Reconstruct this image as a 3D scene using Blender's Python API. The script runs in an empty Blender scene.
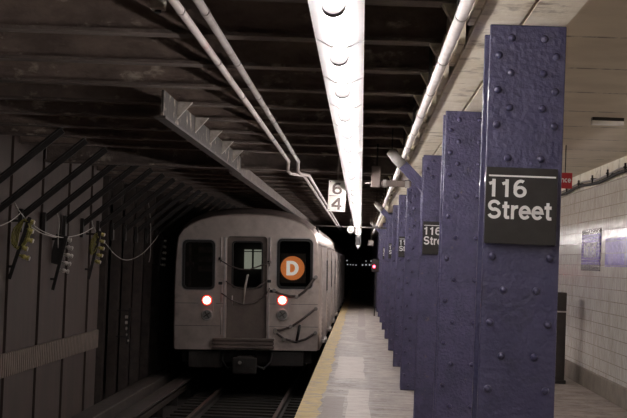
import bpy, bmesh, math, random
from mathutils import Vector, Matrix
random.seed(7)
PI = math.pi
C = bpy.context.scene.collection

# ------------------------------------------------------------------ helpers
def V(*a): return Vector(a)

class MB:
    def __init__(s): s.bm = bmesh.new()
    def box(s, x0, x1, y0, y1, z0, z1, bev=0.0):
        b = bmesh.new()
        m = Matrix.Translation(((x0+x1)/2, (y0+y1)/2, (z0+z1)/2)) @ Matrix.Diagonal((abs(x1-x0), abs(y1-y0), abs(z1-z0), 1))
        bmesh.ops.create_cube(b, size=1, matrix=m)
        if bev > 0:
            bmesh.ops.bevel(b, geom=b.edges[:], offset=bev, segments=2, affect='EDGES', profile=.5)
        s._merge(b); return s
    def _merge(s, b, mat=None):
        if mat is not None: bmesh.ops.transform(b, matrix=mat, verts=b.verts)
        me = bpy.data.meshes.new('tmp'); b.to_mesh(me); b.free()
        s.bm.from_mesh(me); bpy.data.meshes.remove(me)
    def obox(s, c, sx, sy, sz, rot, bev=0.0):
        b = bmesh.new()
        bmesh.ops.create_cube(b, size=1, matrix=Matrix.Diagonal((sx, sy, sz, 1)))
        if bev > 0: bmesh.ops.bevel(b, geom=b.edges[:], offset=bev, segments=2, affect='EDGES')
        s._merge(b, Matrix.Translation(c) @ rot.to_4x4()); return s
    def bar(s, p, q, w, h, up=(0, 0, 1)):
        p, q = Vector(p), Vector(q); d = q-p; L = d.length; z = d.normalized()
        x = Vector(up).cross(z)
        if x.length < 1e-4: x = Vector((1, 0, 0))
        x.normalize(); y = z.cross(x)
        s.obox((p+q)/2, w, h, L, Matrix((x, y, z)).transposed()); return s
    def tube(s, pts, r, n=10, caps=True):
        pts = [Vector(p) for p in pts]
        rings = []
        prev = None
        for i, p in enumerate(pts):
            if i == 0: t = pts[1]-p
            elif i == len(pts)-1: t = p-pts[i-1]
            else: t = (pts[i+1]-p).normalized()+(p-pts[i-1]).normalized()
            t.normalize()
            if prev is None:
                a = Vector((0, 0, 1)) if abs(t.z) < .9 else Vector((1, 0, 0))
                x = a.cross(t).normalized()
            else:
                x = (prev-t*prev.dot(t)).normalized()
            prev = x; y = t.cross(x)
            rr = r[i] if isinstance(r, (list, tuple)) else r
            rings.append([s.bm.verts.new(p+(x*math.cos(2*PI*k/n)+y*math.sin(2*PI*k/n))*rr) for k in range(n)])
        for a, b in zip(rings, rings[1:]):
            for k in range(n):
                f = s.bm.faces.new((a[k], a[(k+1) % n], b[(k+1) % n], b[k])); f.smooth = n > 5
        if caps:
            s.bm.faces.new(rings[0][::-1]); s.bm.faces.new(rings[-1])
        return s
    def disc(s, c, r, axis, depth, n=24, bev=0.0):
        c = Vector(c); a = Vector(axis).normalized()
        if bev: s.tube([c-a*depth/2, c-a*(depth/2-.001), c+a*(depth/2-bev), c+a*depth/2], [r-bev, r, r, r-bev], n)
        else: s.tube([c-a*depth/2, c+a*depth/2], r, n)
        return s
    def dome(s, c, r, axis, h=None, n=8):
        c = Vector(c); a = Vector(axis).normalized(); h = h or r*.75
        rr = [r, r*.92, r*.62, r*.12]; hh = [0, h*.45, h*.85, h]
        s.tube([c+a*k for k in hh], rr, n); return s
    def poly(s, pts, depth_vec):
        d = Vector(depth_vec)
        a = [s.bm.verts.new(Vector(p)) for p in pts]; b = [s.bm.verts.new(Vector(p)+d) for p in pts]
        s.bm.faces.new(a); s.bm.faces.new(b[::-1]); n = len(pts)
        for k in range(n): s.bm.faces.new((a[k], b[k], b[(k+1) % n], a[(k+1) % n]))
        return s
    def build(s, name, mat, parent=None, loc=None):
        bmesh.ops.recalc_face_normals(s.bm, faces=s.bm.faces)
        me = bpy.data.meshes.new(name); s.bm.to_mesh(me); s.bm.free()
        me.materials.append(mat)
        o = bpy.data.objects.new(name, me); C.objects.link(o)
        if parent: o.parent = parent
        if loc: o.location = loc
        return o

def tag(o, label=None, cat=None, group=None, kind=None):
    if label: o['label'] = label
    if cat: o['category'] = cat
    if group: o['group'] = group
    if kind: o['kind'] = kind
    return o
def empty(name, loc=(0, 0, 0)):
    o = bpy.data.objects.new(name, None); C.objects.link(o); o.location = loc; o.empty_display_size = .1
    return o
def struct(o): o['kind'] = 'structure'; return o
def dup(root, loc=None):
    r = root.copy(); C.objects.link(r)
    if loc is not None: r.location = loc
    for ch in list(root.children):
        c = ch.copy(); C.objects.link(c); c.parent = r
        for g in list(ch.children):
            d = g.copy(); C.objects.link(d); d.parent = c
    return r
def curve_mesh(name, mat, splines, ext, parent=None, M=None):
    """closed 2-D outlines (holes allowed) in x,z -> plate of thickness 2*ext about y=0"""
    cu = bpy.data.curves.new('t', 'CURVE'); cu.dimensions = '2D'; cu.fill_mode = 'BOTH'; cu.extrude = ext
    for sp in splines:
        p = cu.splines.new('POLY'); p.points.add(len(sp)-1)
        for i, (x, z) in enumerate(sp): p.points[i].co = (x, z, 0, 1)
        p.use_cyclic_u = True
    return _conv(cu, name, mat, parent, M)
def _conv(cu, name, mat, parent, M):
    t = bpy.data.objects.new('t', cu); C.objects.link(t)
    dg = bpy.context.evaluated_depsgraph_get(); dg.update()
    me = bpy.data.meshes.new_from_object(t.evaluated_get(dg)); me.name = name
    bpy.data.objects.remove(t); bpy.data.curves.remove(cu)
    me.transform(Matrix.Rotation(PI/2, 4, 'X'))       # x,y plane -> x,z plane facing -Y
    if M is not None: me.transform(M)
    me.materials.clear(); me.materials.append(mat)
    for p in me.polygons: p.use_smooth = False
    o = bpy.data.objects.new(name, me); C.objects.link(o)
    if parent: o.parent = parent
    return o
def arc(cx, cy, rx, ry, a0, a1, n=12):
    return [(cx+rx*math.cos(math.radians(a0+(a1-a0)*k/n)), cy+ry*math.sin(math.radians(a0+(a1-a0)*k/n))) for k in range(n+1)]
W_ = .085          # half stroke in units of cap height
GL = {  # strokes, advance; cap height 1, x height .74
 '1': ([[(.33, 0), (.33, 1)], [(.36, .86), (.28, .80), (.10, .735)]], .62),
 '6': ([arc(.33, .325, .245, .245, 90, 450, 22), arc(.36, .55, .275, .37, 60, 200, 12)], .68),
 '4': ([[(.02, .29), (.70, .29)], [(.50, 0), (.50, .97)], [(.50, .92), (.06, .33)]], .74),
 'S': ([arc(.36, .70, .265, .22, 15, 270, 14)[:-1]+[(.36, .49)]+arc(.36, .295, .285, .215, 85, -165, 14)], .77),
 't': ([[(.18, .92), (.18, .16), (.22, .095), (.30, .08), (.39, .09)], [(.0, .66), (.38, .66)]], .42),
 'r': ([[(.11, 0), (.11, .74)], arc(.36, .40, .25, .26, 180, 88, 8)+[(.41, .66)]], .44),
 'e': ([[(.06, .38), (.56, .38)]+arc(.31, .37, .245, .29, 5, 325, 20)], .66),
 'E': ([[(.11, 0), (.11, 1)], [(.11, .915), (.62, .915)], [(.11, .51), (.57, .51)], [(.11, .085), (.64, .085)]], .72),
 'n': ([[(.11, 0), (.11, .74)], arc(.34, .42, .23, .24, 165, 0, 10)+[(.57, .0)]], .70),
 'a': ([arc(.31, .50, .20, .17, 165, 0, 8)+[(.51, .0)], arc(.28, .22, .20, .155, 60, 330, 14)], .66),
 'c': ([arc(.31, .37, .235, .29, 45, 315, 16)], .60),
 'h': ([[(.11, 0), (.11, 1)], arc(.34, .42, .23, .24, 165, 0, 10)+[(.57, .0)]], .70),
 'T': ([[(.33, 0), (.33, .95)], [(.0, .915), (.66, .915)]], .70),
 'H': ([[(.11, 0), (.11, 1)], [(.60, 0), (.60, 1)], [(.11, .5), (.60, .5)]], .76),
 ' ': ([], .35)}
def text(name, s, mat, size, ext=.002, off=0.0, parent=None, M=None, fit=None):
    """lettering drawn with thick strokes, facing -Y; fit = (x0, x1, z0, z1)"""
    polys = []; x = 0
    for ch in s:
        st, adv = GL[ch]
        for pl in st: polys.append([(x+a, b) for a, b in pl])
        x += adv+.035
    g = MB(); bm = g.bm
    quads = []
    for pl in polys:
        L_, R_ = [], []
        for i, p in enumerate(pl):
            p = Vector((p[0], p[1])); ds = []
            if i > 0: ds.append((p-Vector(pl[i-1])).normalized())
            if i < len(pl)-1: ds.append((Vector(pl[i+1])-p).normalized())
            d = sum(ds, Vector((0, 0))).normalized(); nn = Vector((-d.y, d.x))
            m = 1/max(.5, nn.dot(Vector((-ds[0].y, ds[0].x))))
            L_.append(p+nn*W_*m); R_.append(p-nn*W_*m)
        quads.append((L_, R_))
    xs = [v.x for q in quads for l in q for v in l]; zs = [v.y for q in quads for l in q for v in l]
    if fit: sx = (fit[1]-fit[0])/(max(xs)-min(xs)); sz = (fit[3]-fit[2])/(max(zs)-min(zs)); ox, oz = fit[0]-min(xs)*sx, fit[2]-min(zs)*sz
    else: sx = sz = size; ox = oz = 0
    for qi, (L_, R_) in enumerate(quads):
        e = ext+.0002*(qi % 3)
        P = [[[bm.verts.new((v.x*sx+ox, yy, v.y*sz+oz)) for v in l] for l in (L_, R_)] for yy in (-e, 0)]
        n = len(L_)
        for i in range(n-1):
            for a, b in (((0, 0), (0, 1)), ((0, 1), (1, 1)), ((1, 1), (1, 0)), ((1, 0), (0, 0))):
                A_, B_ = P[a[0]][a[1]], P[b[0]][b[1]]
                bm.faces.new((A_[i], B_[i], B_[i+1], A_[i+1]))
        for i in (0, n-1): bm.faces.new((P[0][0][i], P[0][1][i], P[1][1][i], P[1][0][i]))
    o = g.build(name, mat, parent)
    if M is not None: o.data.transform(M)
    return o
def rrect(x0, x1, z0, z1, r, n=5, flip=False):
    out = []
    for cx, cz, a0 in ((x1-r, z1-r, 0), (x0+r, z1-r, 90), (x0+r, z0+r, 180), (x1-r, z0+r, 270)):
        for k in range(n+1):
            a = math.radians(a0+90*k/n); out.append((cx+r*math.cos(a), cz+r*math.sin(a)))
    return out[::-1] if flip else out

# ------------------------------------------------------------------ materials
def mat(name, col, rough=.6, metal=0, col2=None, scale=6, thr=(.4, .65), bump=0.0, bscale=60, spec=.5,
        col3=None, scale3=2, thr3=(.55, .7), stretch=(1, 1, 1), emit=None, es=0, rough2=None, coat=0):
    m = bpy.data.materials.new(name); m.use_nodes = True; N = m.node_tree.nodes; L = m.node_tree.links
    b = N['Principled BSDF']; b.inputs['Roughness'].default_value = rough; b.inputs['Metallic'].default_value = metal
    b.inputs['Specular IOR Level'].default_value = spec
    b.inputs['Coat Weight'].default_value = coat
    b.inputs['Base Color'].default_value = (*col, 1)
    tc = N.new('ShaderNodeNewGeometry')
    mp = N.new('ShaderNodeMapping'); mp.inputs['Scale'].default_value = stretch
    L.new(tc.outputs['Position'], mp.inputs['Vector'])
    if col2:
        cur = None
        for c2, sc, th in ((col2, scale, thr), (col3, scale3, thr3)):
            if not c2: continue
            n = N.new('ShaderNodeTexNoise'); n.inputs['Scale'].default_value = sc; n.inputs['Detail'].default_value = 8; n.inputs['Roughness'].default_value = .65
            L.new(mp.outputs[0], n.inputs['Vector'])
            r = N.new('ShaderNodeMapRange'); r.inputs['From Min'].default_value = th[0]; r.inputs['From Max'].default_value = th[1]
            L.new(n.outputs['Fac'], r.inputs['Value'])
            mx = N.new('ShaderNodeMix'); mx.data_type = 'RGBA'
            L.new(r.outputs[0], mx.inputs['Factor'])
            if cur is None: mx.inputs['A'].default_value = (*col, 1)
            else: L.new(cur, mx.inputs['A'])
            mx.inputs['B'].default_value = (*c2, 1); cur = mx.outputs['Result']
            if rough2 is not None and c2 is col2:
                rr = N.new('ShaderNodeMapRange'); rr.inputs['To Min'].default_value = rough; rr.inputs['To Max'].default_value = rough2
                L.new(r.outputs[0], rr.inputs['Value']); L.new(rr.outputs[0], b.inputs['Roughness'])
        L.new(cur, b.inputs['Base Color'])
    if bump:
        n = N.new('ShaderNodeTexNoise'); n.inputs['Scale'].default_value = bscale; n.inputs['Detail'].default_value = 5
        L.new(mp.outputs[0], n.inputs['Vector'])
        bp = N.new('ShaderNodeBump'); bp.inputs['Strength'].default_value = bump; bp.inputs['Distance'].default_value = .02
        L.new(n.outputs['Fac'], bp.inputs['Height']); L.new(bp.outputs[0], b.inputs['Normal'])
    if emit:
        b.inputs['Emission Color'].default_value = (*emit, 1); b.inputs['Emission Strength'].default_value = es
    return m

TUBE = 80.0
M = {}
M['blue'] = mat('blue column paint', (.043, .040, .094), .30, 0, (.064, .060, .122), 7, (.35, .7), .45, 40, col3=(.028, .026, .05), scale3=4, thr3=(.56, .72), rough2=.42, coat=.3)
M['blue2'] = mat('worn blue paint', (.080, .072, .155), .33, 0, (.046, .042, .09), 10, (.42, .7), .45, 50, col3=(.19, .155, .11), scale3=13, thr3=(.64, .74), rough2=.5)
M['cream'] = mat('dirty cream paint', (.82, .76, .64), .5, 0, (.68, .60, .46), 3.2, (.42, .68), .25, 30, col3=(.20, .14, .08), scale3=5, thr3=(.54, .70))
M['steel_brown'] = mat('sooty steel', (.13, .098, .083), .75, 0, (.065, .048, .041), 3, (.35, .65), .8, 18, col3=(.30, .25, .21), scale3=4, thr3=(.59, .68), stretch=(1, 2.5, 1))
M['slab'] = mat('sooty ceiling concrete', (.15, .113, .096), .85, 0, (.075, .055, .047), 1.6, (.35, .65), .6, 12, col3=(.24, .2, .175), scale3=3, thr3=(.6, .72))
M['beam_r'] = mat('dark beam paint', (.05, .042, .038), .8, 0, (.03, .025, .023), 3, (.35, .65), .3, 25, col3=(.16, .14, .12), scale3=4, thr3=(.64, .74))
M['bracket'] = mat('pale gusset paint', (.42, .38, .34), .7, 0, (.2, .17, .14), 8, (.4, .7), .3, 40)
M['web'] = mat('patchy beam concrete', (.21, .155, .128), .85, 0, (.10, .072, .06), 2.5, (.35, .65), .8, 14, col3=(.42, .35, .29), scale3=3.5, thr3=(.57, .68), stretch=(1, 1, 1.6))
M['pipe_l'] = mat('pale grey pipe', (.42, .38, .37), .5, 0, (.28, .24, .22), 5, (.45, .7), .15, 60)
M['girder'] = mat('dark patchy girder', (.04, .03, .025), .8, 0, (.022, .017, .014), 4, (.35, .65), .6, 18, col3=(.30, .24, .20), scale3=4.5, thr3=(.56, .66))
M['post'] = mat('dark post steel', (.055, .04, .034), .7, 0, (.03, .022, .019), 5)
M['pipe'] = mat('pale pipe paint', (.62, .58, .58), .5, 0, (.5, .45, .43), 9, (.4, .7), .15, 60)
M['pipe_g'] = mat('grey pipe paint', (.27, .25, .24), .5, 0, (.17, .15, .13), 8, (.45, .7), .15, 60)
M['pipe_r'] = mat('pinkish pipe paint', (.46, .40, .385), .5, 0, (.46, .27, .24), 2.0, (.56, .66), .15, 60, col3=(.30, .26, .25), scale3=6)
M['black'] = mat('matt black', (.02, .018, .017), .6)
M['dark'] = mat('dark iron', (.022, .018, .016), .7, .1, (.012, .010, .009), 6, (.4, .6), .2, 30)
M['sign_black'] = mat('enamel black', (.022, .02, .018), .32, 0, (.03, .027, .025), 20, (.4, .7))
M['white'] = mat('white enamel', (.8, .79, .77), .5)
M['white_sign'] = mat('aged white enamel', (.84, .81, .76), .5, 0, (.65, .6, .54), 9, (.5, .75))
M['char_grey'] = mat('grey brown numerals', (.13, .10, .09), .6)
M['reflector'] = mat('white reflector', (.86, .85, .86), .5)
M['socket'] = mat('grey lamp socket', (.045, .042, .043), .5)
M['tube'] = mat('lit fluorescent tube', (.9, .9, .9), .4, emit=(1, .93, .90), es=TUBE)
M['red_sign'] = mat('red enamel', (.42, .025, .03), .4)
M['steel'] = mat('car stainless steel', (.74, .65, .60), .31, .85, (.56, .48, .44), 3, (.4, .7), .06, 18, col3=(.30, .25, .225), scale3=2.0, thr3=(.56, .78), rough2=.40)
M['steel2'] = mat('brushed bright steel', (.55, .5, .49), .33, .6, (.4, .36, .34), 6, (.4, .7), .05, 40)
M['roof'] = mat('car roof paint', (.42, .35, .33), .42, .7, (.25, .2, .185), 2, (.4, .7), .10, 10)
M['door'] = mat('car end door steel', (.17, .135, .12), .42, .5, (.11, .088, .08), 3, (.4, .7), .1, 20)
M['rubber'] = mat('black rubber', (.012, .011, .011), .55)
M['cabin'] = mat('cab interior', (.028, .022, .020), .7)
M['cabin_w'] = mat('cab wall', (.10, .08, .072), .6, 0, (.04, .032, .03), 6, (.45, .6))
M['lit_window'] = mat('lit saloon window', (.5, .52, .45), .5, emit=(.80, .83, .70), es=.42)
M['orange'] = mat('orange route disc', (.95, .36, .13), .5, emit=(1, .30, .085), es=.62)
M['d_white'] = mat('route letter white', (.9, .88, .84), .5, emit=(1, .95, .9), es=.85)
M['sign_panel'] = mat('route sign glass', (.10, .085, .08), .3)
M['red_lamp'] = mat('lit red tail lamp', (.9, .2, .15), .3, emit=(1, .16, .11), es=16)
M['red_lens'] = mat('red lamp rim', (.45, .05, .04), .3, emit=(1, .05, .04), es=.8)
M['lens'] = mat('clear lamp lens', (.32, .31, .30), .15, .3, (.1, .1, .1), 60, (.4, .6), .6, 90)
M['cable'] = mat('brown safety cable', (.06, .045, .04), .55)
M['rail'] = mat('rail steel', (.07, .055, .047), .55, .4, (.04, .032, .027), 6)
M['ballast'] = mat('grimy track bed', (.022, .017, .015), .95, 0, (.012, .009, .008), 9, (.4, .6), .9, 22)
M['wood'] = mat('old tie timber', (.014, .011, .009), .9, 0, (.008, .007, .006), 8, (.4, .6), .4, 30)
M['board'] = mat('cover board timber', (.04, .03, .025), .85, 0, (.025, .019, .016), 5, (.4, .6), .3, 20)
M['yellow_ins'] = mat('yellow insulator', (.47, .41, .12), .5, 0, (.3, .26, .08), 30)
M['yellow_rope'] = mat('yellow rope', (.30, .27, .07), .8, 0, (.15, .13, .04), 60)
M['white_ins'] = mat('pale insulator', (.46, .42, .38), .35)
M['cord'] = mat('pale cord', (.36, .33, .30), .7)
M['soot_wall'] = mat('far sooty wall', (.03, .024, .022), .9, 0, (.016, .013, .012), 1.4, (.4, .6), .2, 8)
M['bin'] = mat('dark brown locker paint', (.035, .026, .022), .6, 0, (.02, .015, .013), 5)
M['sig_red'] = mat('lit red signal', (.9, .1, .1), .3, emit=(1, .06, .10), es=14)
M['far_lamp'] = mat('distant lamp', (.9, .9, .9), .3, emit=(.95, .95, 1), es=.35)

def glass_mat():
    m = bpy.data.materials.new('window glass'); m.use_nodes = True; N = m.node_tree.nodes; L = m.node_tree.links
    N.remove(N['Principled BSDF'])
    t = N.new('ShaderNodeBsdfTransparent'); t.inputs[0].default_value = (.7, .7, .68, 1)
    g = N.new('ShaderNodeBsdfGlossy'); g.inputs['Roughness'].default_value = .06; g.inputs[0].default_value = (.8, .8, .8, 1)
    f = N.new('ShaderNodeFresnel'); f.inputs[0].default_value = 1.5
    x = N.new('ShaderNodeMixShader'); L.new(f.outputs[0], x.inputs[0]); L.new(t.outputs[0], x.inputs[1]); L.new(g.outputs[0], x.inputs[2])
    L.new(x.outputs[0], N['Material Output'].inputs[0]); return m
M['glass'] = glass_mat()

def node_mat(name): 
    m = bpy.data.materials.new(name); m.use_nodes = True
    return m, m.node_tree.nodes, m.node_tree.links, m.node_tree.nodes['Principled BSDF']
def noise(N, L, vec, scale, detail=8, rough=.6):
    n = N.new('ShaderNodeTexNoise'); n.inputs['Scale'].default_value = scale; n.inputs['Detail'].default_value = detail; n.inputs['Roughness'].default_value = rough
    if vec is not None: L.new(vec, n.inputs['Vector'])
    return n.outputs['Fac']
def rng(N, L, v, a, b, c=0, d=1):
    r = N.new('ShaderNodeMapRange')
    for k, x in zip(('From Min', 'From Max', 'To Min', 'To Max'), (a, b, c, d)): r.inputs[k].default_value = x
    L.new(v, r.inputs['Value']); return r.outputs[0]
def mixc(N, L, f, a, b):
    x = N.new('ShaderNodeMix'); x.data_type = 'RGBA'
    if isinstance(f, float): x.inputs['Factor'].default_value = f
    else: L.new(f, x.inputs['Factor'])
    for k, c in (('A', a), ('B', b)):
        if isinstance(c, tuple): x.inputs[k].default_value = (*c, 1)
        else: L.new(c, x.inputs[k])
    return x.outputs['Result']
def mth(N, L, op, a, b=None):
    x = N.new('ShaderNodeMath'); x.operation = op
    for i, v in enumerate((a, b)):
        if v is None: continue
        if isinstance(v, (int, float)): x.inputs[i].default_value = v
        else: L.new(v, x.inputs[i])
    return x.outputs[0]
def geo(N, L, scale=(1, 1, 1)):
    g = N.new('ShaderNodeNewGeometry'); m = N.new('ShaderNodeMapping'); m.inputs['Scale'].default_value = scale
    L.new(g.outputs['Position'], m.inputs['Vector']); return m.outputs[0], g.outputs['Position']

# white glazed wall tile: brick pattern over (y, z)
def tile_mat():
    m, N, L, b = node_mat('white glazed tile')
    vec, pos = geo(N, L)
    s = N.new('ShaderNodeSeparateXYZ'); L.new(pos, s.inputs[0])
    c = N.new('ShaderNodeCombineXYZ'); L.new(s.outputs['Y'], c.inputs[0]); L.new(s.outputs['Z'], c.inputs[1])
    br = N.new('ShaderNodeTexBrick'); L.new(c.outputs[0], br.inputs['Vector'])
    br.inputs['Scale'].default_value = 1.0; br.inputs['Mortar Size'].default_value = .0045; br.inputs['Mortar Smooth'].default_value = .2
    br.inputs['Brick Width'].default_value = .305; br.inputs['Row Height'].default_value = .1525
    br.inputs['Color1'].default_value = (.80, .765, .72, 1); br.inputs['Color2'].default_value = (.74, .70, .655, 1); br.inputs['Mortar'].default_value = (.42, .36, .30, 1)
    n1 = noise(N, L, vec, 2.2); g = rng(N, L, n1, .48, .75)
    col = mixc(N, L, g, br.outputs['Color'], (.60, .54, .47))
    L.new(col, b.inputs['Base Color'])
    b.inputs['Roughness'].default_value = .08; b.inputs['Specular IOR Level'].default_value = .6
    # each tile tilted a touch: a cell value moves the bump
    n2 = noise(N, L, vec, 7, 3)
    h = mth(N, L, 'SUBTRACT', n2, mth(N, L, 'MULTIPLY', br.outputs['Fac'], .35))
    bp = N.new('ShaderNodeBump'); bp.inputs['Strength'].default_value = .4; bp.inputs['Distance'].default_value = .02
    L.new(h, bp.inputs['Height']); L.new(bp.outputs[0], b.inputs['Normal'])
    return m
M['tile'] = tile_mat()

def mosaic_mat(name, ca, cb, cc, sz=.05, th=.5):
    m, N, L, b = node_mat(name)
    vec, pos = geo(N, L)
    s = N.new('ShaderNodeSeparateXYZ'); L.new(pos, s.inputs[0])
    c = N.new('ShaderNodeCombineXYZ'); L.new(s.outputs['Y'], c.inputs[0]); L.new(s.outputs['Z'], c.inputs[1])
    br = N.new('ShaderNodeTexBrick'); L.new(c.outputs[0], br.inputs['Vector'])
    br.inputs['Scale'].default_value = 1.0; br.inputs['Mortar Size'].default_value = .006
    br.inputs['Brick Width'].default_value = sz*2; br.inputs['Row Height'].default_value = sz
    br.inputs['Color1'].default_value = (*ca, 1); br.inputs['Color2'].default_value = (*cb, 1); br.inputs['Mortar'].default_value = (*cc, 1)
    L.new(br.outputs['Color'], b.inputs['Base Color']); b.inputs['Roughness'].default_value = .18
    bp = N.new('ShaderNodeBump'); bp.inputs['Strength'].default_value = .7; bp.inputs['Distance'].default_value = .02
    L.new(noise(N, L, vec, 9, 3), bp.inputs['Height']); L.new(bp.outputs[0], b.inputs['Normal'])
    return m
M['mosaic'] = mosaic_mat('violet mosaic', (.13, .07, .42), (.24, .17, .60), (.45, .42, .6), .045)
M['mosaic_dark'] = mosaic_mat('dark mosaic border', (.05, .045, .055), (.10, .09, .10), (.3, .28, .28), .045)
M['violet_glow'] = mosaic_mat('painted violet glow', (.36, .28, .80), (.50, .43, .82), (.45, .40, .6), .1525)  # violet glow reflected in the glaze, put into the colour of a tile pattern

def platform_mat():
    m, N, L, b = node_mat('platform concrete')
    vec, pos = geo(N, L)
    st, _ = geo(N, L, (1.4, .5, 1))
    n1 = rng(N, L, noise(N, L, st, 1.5, 9, .7), .36, .66)
    col = mixc(N, L, n1, (.39, .335, .30), (.16, .128, .11))
    st2, _ = geo(N, L, (1.0, 2.4, 1))
    n2 = rng(N, L, noise(N, L, st2, 1.6, 9, .75), .50, .64)
    col = mixc(N, L, n2, col, (.13, .10, .085))
    n3 = rng(N, L, noise(N, L, vec, 14, 6, .7), .45, .8)
    col = mixc(N, L, n3, col, (.45, .395, .36))
    # slab joints every 1.51 m
    s = N.new('ShaderNodeSeparateXYZ'); L.new(pos, s.inputs[0])
    f = mth(N, L, 'FRACT', mth(N, L, 'DIVIDE', mth(N, L, 'ADD', s.outputs['Y'], noise(N, L, vec, 5, 3)), 2.27))
    j = mth(N, L, 'LESS_THAN', f, .02)
    col = mixc(N, L, mth(N, L, 'MULTIPLY', j, .75), col, (.06, .05, .042))
    L.new(col, b.inputs['Base Color']); 
    L.new(rng(N, L, noise(N, L, st2, 2.5, 6), .35, .65, .38, .7), b.inputs['Roughness'])
    bp = N.new('ShaderNodeBump'); bp.inputs['Strength'].default_value = .25; bp.inputs['Distance'].default_value = .02
    L.new(noise(N, L, vec, 20, 6), bp.inputs['Height']); L.new(bp.outputs[0], b.inputs['Normal'])
    return m
M['platform'] = platform_mat()
M['patch'] = mat('pale repair concrete', (.45, .395, .36), .5, 0, (.34, .285, .25), 3, (.38, .66), .2, 30, col3=(.17, .135, .115), scale3=5, thr3=(.56, .7), stretch=(1, 2, 1))
M['patch2'] = mat('worn grey concrete', (.28, .24, .22), .6, 0, (.23, .19, .17), 4, (.4, .7), .2, 30, col3=(.13, .1, .085), scale3=6, thr3=(.58, .7), stretch=(1, 2, 1))
M['yellow'] = mat('worn yellow edge paint', (.58, .44, .19), .6, 0, (.42, .31, .13), 6, (.35, .65), .35, 35, col3=(.33, .27, .21), scale3=5, thr3=(.50, .62))
M['plinth'] = mat('grey wall base', (.20, .165, .135), .7, 0, (.12, .095, .075), 4, (.4, .7), .2, 20)

def ceil_r_mat():
    m, N, L, b = node_mat('cream plaster ceiling')
    vec, pos = geo(N, L)
    n1 = rng(N, L, noise(N, L, vec, 1.6, 8), .4, .7)
    col = mixc(N, L, n1, (.70, .62, .48), (.56, .48, .36))
    s = N.new('ShaderNodeSeparateXYZ'); L.new(pos, s.inputs[0])
    w, _ = geo(N, L, (3, 1, 1))
    f = mth(N, L, 'FRACT', mth(N, L, 'DIVIDE', mth(N, L, 'ADD', s.outputs['Y'], -9.60), 1.51))
    a = mth(N, L, 'ABSOLUTE', mth(N, L, 'SUBTRACT', f, .5))
    band = rng(N, L, a, .47, .5)
    dirt = mth(N, L, 'MULTIPLY', band, rng(N, L, noise(N, L, w, 4, 6), .38, .55))
    col = mixc(N, L, dirt, col, (.09, .065, .045))
    L.new(col, b.inputs['Base Color']); b.inputs['Roughness'].default_value = .6
    return m
M['ceil_r'] = ceil_r_mat()

def left_wall_mat():
    m, N, L, b = node_mat('rusty wall panels')
    vec, pos = geo(N, L, (1, 1.6, .35))
    n1 = rng(N, L, noise(N, L, vec, 2.0, 8), .35, .7)
    col = mixc(N, L, n1, (.046, .028, .022), (.028, .018, .014))
    s = N.new('ShaderNodeSeparateXYZ'); L.new(pos, s.inputs[0])
    L.new(col, b.inputs['Base Color']); b.inputs['Roughness'].default_value = .8
    return m
M['lwall'] = left_wall_mat()
M['rib'] = mat('pale ribbed strip', (.13, .095, .077), .75, 0, (.10, .075, .06), 6, (.4, .6), .2, 20)

# ------------------------------------------------------------------ dimensions
F = 1600.0; SP = 4.53; Y1 = 6.77; BAY = SP/3
LX = -.122; LZ = 2.458; LSP = 1.333; LK = .88          # fluorescent tube line
YEND = 92
def px(x, y, Y):                # where a picture point lies at distance Y
    dx, dy = x-361, y-262; r = .038
    return Vector(((dx+r*dy)*Y/F, Y, 1.6-(dy-r*dx)*Y/F))

# ------------------------------------------------------------------ the setting
struct(MB().box(-.60, 3.3, -3, YEND, -.30, 0).build('floor_platform', M['platform']))
g = MB()
# platform edge strip with a worn, uneven inner border
pts = []
n = 240
for i in range(n+1):
    y = -3+(YEND+3)*i/n
    pts.append((-.385+random.uniform(-.035, .03), y))
bm = g.bm
va = [bm.verts.new((-.615, p[1], .004)) for p in pts]; vb = [bm.verts.new((p[0], p[1], .004)) for p in pts]
vc = [bm.verts.new((-.615, p[1], -.05)) for p in pts]
for i in range(n):
    bm.faces.new((va[i], vb[i], vb[i+1], va[i+1])); bm.faces.new((va[i], va[i+1], vc[i+1], vc[i]))
struct(g.build('trim_1', M['yellow']))
struct(MB().box(-.55, -.45, -3, YEND, -1.42, -.3).build('wall_platform', M['soot_wall']))
struct(MB().box(-9.0, -.45, -3, YEND, -1.55, -1.42).build('floor_trackbed', M['ballast']))
# repair patches on the platform
for i, (x0, x1, y0, y1, m) in enumerate(((-.10, .15, 13.0, 20.1, 'patch'), (-.36, -.13, 12.5, 19.0, 'patch2'), (-.03, .16, 33, 37.5, 'patch2'), (-.02, .17, 40, 62, 'patch2'), (-.30, .1, 22.0, 27.0, 'patch'))):
    p = MB(); rr = random.Random(i)
    a = [(x0+rr.uniform(-.015, .015), y0+(y1-y0)*k/14, .0025) for k in range(15)]
    b_ = [(x1+rr.uniform(-.015, .015), y0+(y1-y0)*k/14, .0025) for k in range(15)]
    p.poly(a+b_[::-1], (0, 0, -.005))
    struct(p.build('floor_patch', M[m]))
# right wall: plinth, tiles, cream band, coved ceiling
WX = 3.15
struct(MB().box(WX, WX+.25, -3, YEND, .25, 2.76).build('wall_right', M['tile']))
struct(MB().box(WX-.03, WX+.25, -3, YEND, 0, .25, .008).build('baseboard_right', M['plinth']))
struct(MB().box(WX, WX+.25, -3, YEND, 2.76, 3.2).build('trim_2', M['cream']))
struct(MB().box(.86, WX+.25, -3, YEND, 3.0, 3.2).build('ceiling_right', M['ceil_r']))
# cream-painted longitudinal girder that the columns carry
g = MB()
g.box(.47, .655, -3, YEND, 2.67, 2.70); g.box(.675, .86, -3, YEND, 2.67, 2.70)
g.box(.50, .83, -3, YEND, 2.69, 3.35)
struct(g.build('ceiling_girder', M['cream']))
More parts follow.
